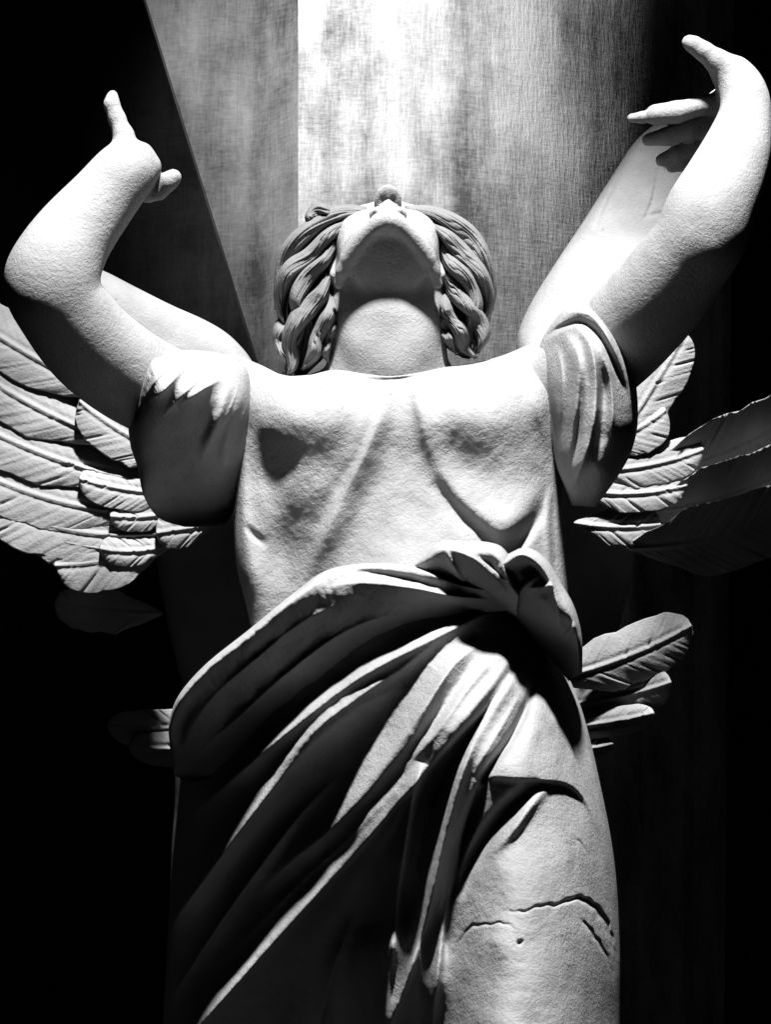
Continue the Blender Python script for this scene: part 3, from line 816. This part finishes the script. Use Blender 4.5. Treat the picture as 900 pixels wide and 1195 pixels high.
# ------------------------------------------------------------------ wings
def feather(wing, root, tip, width, bow=0.0, tilt=.35, thick=5, barbs=1, seed=0, blunt=.40, nt=170, ns=36, camber=8):
    rng = np.random.default_rng(seed)
    r, t_ = np.array(root, float), np.array(tip, float)
    t = np.linspace(0, 1, nt)
    ax = t_ - r
    L = np.hypot(ax[0], ax[1])
    d = ax[:2] / L
    nrm = np.array([-d[1], d[0]])
    if nrm[1] < 0: nrm = -nrm            # points down the picture
    cx = r[0] + ax[0] * t + nrm[0] * bow * 4 * t * (1 - t)
    cy = r[1] + ax[1] * t + nrm[1] * bow * 4 * t * (1 - t)
    cw = r[2] + ax[2] * t
    prof = np.minimum(1, .22 + 2.2 * t) * np.clip(1 - np.clip((t - (1 - blunt)) / blunt, 0, 1) ** 2.9, 0, 1) ** .5
    s = np.linspace(-1, 1, ns)
    hw = width / 2 * prof
    # irregular notches along the edges
    edge = 1 + .05 * np.interp(t * 14, np.arange(16), rng.uniform(-1, 1, 16))
    off = s[None] * (hw * edge)[:, None]
    sw = d * 1.0
    back = np.abs(s)[None] ** 1.5 * (width * .16) * (1 - t[:, None] ** 3)
    x = cx[:, None] + nrm[0] * off + sw[0] * back
    y = cy[:, None] + nrm[1] * off + sw[1] * back
    u = t[:, None] * L
    ph = (u - np.abs(off) * .9)
    jit = np.interp(ph.ravel(), np.linspace(-200, L + 200, 60), rng.uniform(-3, 3, 60)).reshape(ph.shape)
    splits = 0
    for c in rng.uniform(.15 * L, .95 * L, 5):
        sd_ = rng.choice([-1, 1])
        splits = splits + rng.uniform(1.5, 3.2) * np.exp(-((ph - c) / 1.8) ** 2) * np.clip(np.sign(s * sd_) * (np.abs(s) - rng.uniform(.1, .5)) * 3, 0, 1)[None]
    barb = barbs * np.sin(ph / 2.6 + jit * 1.5) * .32 * np.clip(np.abs(s) * 5, 0, 1)[None] + .32 * np.sin(ph / 17 + jit * .9) * np.clip(np.abs(s) * 2, 0, 1)[None] - splits
    rach = 3.4 * np.exp(-(off / 2.0) ** 2) - 2.0 * np.exp(-((np.abs(off) - 4.5) / 2.5) ** 2)
    w = cw[:, None] + tilt * (y - cy[:, None]) + camber * (1 - s[None] ** 2) + barb + rach * (1 - .5 * t[:, None])
    Fv = P(x, y, w)
    Bv = P(x, y, w - thick - 2 * (1 - s[None] ** 2) * 2)
    V = np.concatenate([Fv.reshape(-1, 3), Bv.reshape(-1, 3)])
    i, j = np.meshgrid(np.arange(nt - 1), np.arange(ns - 1), indexing='ij')
    a = (i * ns + j).ravel()
    q = np.stack([a, a + 1, a + ns + 1, a + ns], 1)
    N = nt * ns
    Q = [q, q[:, ::-1] + N]
    e = np.arange(nt - 1) * ns
    Q.append(np.stack([e, e + ns, e + ns + N, e + N], 1))
    e2 = e + ns - 1
    Q.append(np.stack([e2, e2 + N, e2 + ns + N, e2 + ns], 1))
    e = np.arange(ns - 1)
    Q.append(np.stack([e, e + N, e + N + 1, e + 1], 1))
    e = e + (nt - 1) * ns
    Q.append(np.stack([e, e + 1, e + N + 1, e + N], 1))
    return mesh_obj('feather', V, np.concatenate(Q), M_FEATHER, wing)


def make_wings():
    # wing on the picture's left: the leading limb
    fr = tps([(115, 318, -440), (200, 352, -425), (260, 380, -410), (300, 415, -400), (120, 350, -410), (200, 395, -412), (280, 440, -396), (100, 360, -424)])
    A = [(108, 312), (125, 318), (160, 336), (200, 356), (240, 374), (266, 390), (286, 410), (300, 430), (320, 450)]
    B = [(90, 350), (110, 372), (140, 395), (170, 420), (200, 440), (225, 455), (245, 468), (262, 480), (280, 490)]
    V, Q, T = loft(A, B, fr, -455, 20, [], 120, 60, p=3, rough=.001)
    wl = mesh_obj('wing', V, Q, M_FEATHER, angel, tris=T)
    fb = tps([(300, 440, -432), (200, 470, -440), (300, 600, -525), (185, 600, -520), (300, 760, -625), (210, 760, -622), (300, 890, -700), (250, 890, -696)])
    V, Q, T = loft([(200, 455), (184, 520), (178, 600), (186, 680), (205, 770), (228, 850), (262, 900)], [(330, 440), (340, 520), (345, 600), (345, 680), (345, 770), (345, 850), (340, 905)],
                   fb, lambda x, y: fb(x, y) - 25, 15, [], 120, 60, p=6)
    mesh_obj('wing_root', V, Q, M_FEATHER, wl, tris=T)
    sd = 1
    for root, tip, wd, bow, tl in [
        # long quills, lowest layer first
        ((150, 470, -420), (-90, 330, -440), 70, 10, .30),
        ((150, 520, -418), (-90, 385, -436), 74, 14, .30),
        ((170, 562, -414), (-90, 455, -432), 74, 16, .30),
        ((180, 600, -410), (-70, 525, -428), 74, 18, .30),
        ((190, 622, -406), (-30, 578, -424), 74, 18, .30),
        ((195, 640, -402), (30, 618, -418), 60, 10, .30),
        # short quills over them
        ((226, 540, -404), (92, 468, -410), 66, 8, .40),
        ((215, 574, -402), (92, 558, -408), 50, 6, .40),
        ((206, 596, -398), (128, 602, -402), 34, 4, .40),
        ((200, 632, -402), (63, 660, -410), 70, 6, .30),
        ((204, 634, -394), (116, 640, -398), 36, 6, .35),
        ((250, 612, -380), (182, 622, -384), 44, 0, .2),
        ((190, 716, -505), (63, 704, -470), 50, 4, -.25),
        ((300, 840, -640), (125, 848, -560), 46, 6, -.5),
        ((300, 862, -636), (150, 872, -560), 40, 6, -.5),
    ]:
        feather(wl, root, tip, wd, bow, tl, seed=sd); sd += 1
    # wing on the picture's right
    fr = tps([(610, 390, -390), (660, 300, -440), (745, 165, -520), (800, 180, -520), (680, 370, -380), (760, 280, -450), (640, 400, -370), (720, 250, -470)])
    folds = [('g', [(725, 200, 0, 2, 2), (705, 240, -4, 2, 2), (690, 280, 0, 2, 2)]),
             ('g', [(712, 215, 0, 2, 2), (690, 250, -3, 2, 2), (678, 275, 0, 2, 2)]),
             ('g', [(770, 190, 0, 2, 2), (762, 235, -4, 2, 2), (750, 260, 0, 2, 2)]),
             ('g', [(748, 255, 0, 2, 2), (765, 250, -3, 2, 2), (785, 248, 0, 2, 2)])]
    A = [(770, 140), (742, 165), (715, 205), (680, 260), (650, 305), (622, 350), (606, 385), (603, 410), (605, 430)]
    B = [(815, 170), (812, 200), (800, 240), (780, 285), (755, 330), (725, 370), (700, 400), (690, 425), (680, 450)]
    V, Q, T = loft(A, B, fr, lambda x, y: -560 + .45 * (y - 160), 20, folds, 160, 90, p=5, rough=.001)
    wr = mesh_obj('wing', V, Q, M_FEATHER, angel, tris=T)
    fb = tps([(600, 440, -432), (740, 470, -450), (600, 600, -525), (735, 600, -524), (600, 760, -625), (700, 760, -622), (600, 890, -700), (690, 890, -696)])
    V, Q, T = loft([(570, 440), (565, 520), (560, 600), (560, 680), (560, 770), (565, 850), (580, 905)], [(742, 455), (752, 520), (748, 600), (735, 680), (715, 770), (700, 850), (680, 900)],
                   fb, lambda x, y: fb(x, y) - 25, 15, [], 120, 60, p=6)
    mesh_obj('wing_root', V, Q, M_FEATHER, wr, tris=T)
    for root, tip, wd, bow, tl, *more in [
        ((740, 562, -426), (960, 470, -456), 84, 12, -1.25, 2, 3),
        ((740, 600, -422), (950, 535, -452), 84, 14, -1.25, 2, 3),
        ((730, 640, -408), (930, 590, -428), 84, 14, -1.25, 2, 3),
        ((700, 540, -404), (800, 388, -410), 60, 4, .35),
        ((690, 520, -400), (778, 478, -404), 60, 6, .40),
        ((680, 548, -396), (822, 524, -402), 48, 8, .35),
        ((670, 570, -392), (803, 566, -398), 44, 8, .35),
        ((670, 610, -398), (772, 612, -404), 44, 4, .30),
        ((630, 796, -470), (808, 730, -412), 66, 8, -.02),
        ((630, 826, -535), (784, 796, -425), 56, 6, -.06),
        ((630, 850, -530), (764, 832, -420), 34, 4, -.06),
        ((640, 880, -525), (716, 868, -470), 24, 2, -.06),
    ]:
        feather(wr, root, tip, wd, bow, tl, *more, seed=sd); sd += 1


# ------------------------------------------------------------------ background
def tanp(y): return -y * math.tan(PITCH)


def slab(name, poly, w0, depth, mat):
    """upright slab whose front follows the picture outline poly at distance w0 (at eye height), standing parallel to the world's vertical"""
    F, B = [], []
    for px, py in poly:
        # intersect the eye ray with the upright plane w = w0 - y*tan
        y = 597.5 - py
        # y_real = y*(D-w)/D ; w = w0 - y_real*tan
        k = y / D
        w = (w0 - k * D * math.tan(PITCH)) / (1 - k * math.tan(PITCH))
        p = P(px, py, w)
        F.append(p)
        B.append(p + depth * np.array([0, -sp, -cp]))
    n = len(poly)
    v = to_world(np.array(F + B))
    me = bpy.data.meshes.new(name)
    faces = [list(range(n)), list(range(2 * n - 1, n - 1, -1))] + [[i, n + i, n + (i + 1) % n, (i + 1) % n] for i in range(n)]
    me.from_pydata([tuple(q) for q in v], [], faces)
    import bmesh
    bm = bmesh.new(); bm.from_mesh(me)
    bmesh.ops.recalc_face_normals(bm, faces=bm.faces)
    bmesh.ops.bevel(bm, geom=bm.edges[:], offset=.006, segments=2, affect='EDGES')
    bm.to_mesh(me); bm.free()
    me.materials.append(mat)
    o = bpy.data.objects.new(name, me)
    scn.collection.objects.link(o)
    return o


def curved(name, x0, x1, bend, rad, w0, depth, mat, left=None):
    """upright shaft from x0 to x1 (picture columns at its face): flat up to bend, then turning away with the given depth of curve"""
    ys = np.linspace(-400, 1600, 60)
    xs = np.concatenate([np.linspace(x0, bend, 8)[:-1], np.linspace(bend, x1, 60)])
    X, Y = np.meshgrid(xs, ys)
    k = (597.5 - Y) / D
    w = (w0 - k * D * math.tan(PITCH)) / (1 - k * math.tan(PITCH))
    if left is not None:
        X = X + left(Y) * (1 - (X - x0) / (x1 - x0))
    u = np.clip((X - bend) / (x1 - bend), 0, 1)
    w = w - (rad * (1 - np.sqrt(np.maximum(1 - u ** 2, 0))) if rad > 0 else rad * u)
    G = P(X, Y, w)
    # sides run straight back
    bk = depth * np.array([0, -sp, -cp])
    G = np.concatenate([(G[:, :1] + bk), G, (G[:, -1:] + bk)], 1)
    n, m = G.shape[:2]
    i, j = np.meshgrid(np.arange(n - 1), np.arange(m - 1), indexing='ij')
    a = (i * m + j).ravel()
    o = mesh_obj(name, G.reshape(-1, 3), np.stack([a, a + m, a + m + 1, a + 1], 1), mat)
    o.data.polygons.foreach_set('use_smooth', np.repeat([False], len(o.data.polygons)))
    for p in o.data.polygons:
        p.use_smooth = 7 < p.index % (m - 1) < m - 2
    return o


def make_background():
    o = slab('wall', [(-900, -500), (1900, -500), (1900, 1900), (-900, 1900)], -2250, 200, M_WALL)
    tag(o, 'plaster wall behind the statue, its darkness put into the colour', 'wall')
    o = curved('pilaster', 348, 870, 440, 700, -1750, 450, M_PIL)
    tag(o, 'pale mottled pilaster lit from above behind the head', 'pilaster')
    yy = [-400, 0, 195, 420, 560, 1600]
    o = curved('panel', 170, 380, 296, -120, -1990, 60, M_SLAB, lambda y: y * .31)  # grey face with a slanting left edge, beside the pilaster
    tag(o, 'grey slanting buttress beside the pale pilaster', 'panel')


def make_pedestal():
    """moulded square block out of view below, which carries the statue"""
    prof = [(.56, 0), (.56, .22), (.50, .27), (.46, .32), (.45, 1.52), (.48, 1.57), (.54, 1.62), (.54, 1.735), (.52, 1.75)]
    v, q = [], []
    for r, z in prof:
        v += [(.01 + sx * r, .03 + sy * r * .85, z) for sx, sy in ((-1, -1), (1, -1), (1, 1), (-1, 1))]
    for i in range(len(prof) - 1):
        q += [(i * 4 + j, i * 4 + (j + 1) % 4, i * 4 + 4 + (j + 1) % 4, i * 4 + 4 + j) for j in range(4)]
    n = (len(prof) - 1) * 4
    q += [(n, n + 1, n + 2, n + 3), (3, 2, 1, 0)]
    me = bpy.data.meshes.new('pedestal')
    me.from_pydata(v, [], q)
    me.materials.append(M_PEDESTAL)
    o = bpy.data.objects.new('pedestal', me)
    scn.collection.objects.link(o)
    tag(o, 'square moulded stone pedestal beneath the angel statue, darkened to cut bounced light', 'pedestal')


make_background()
make_pedestal()
make_body()
make_tunic()
make_skirt()
sash = make_sash()
make_knot(sash)
make_sleeves()
make_hair()
make_wings()
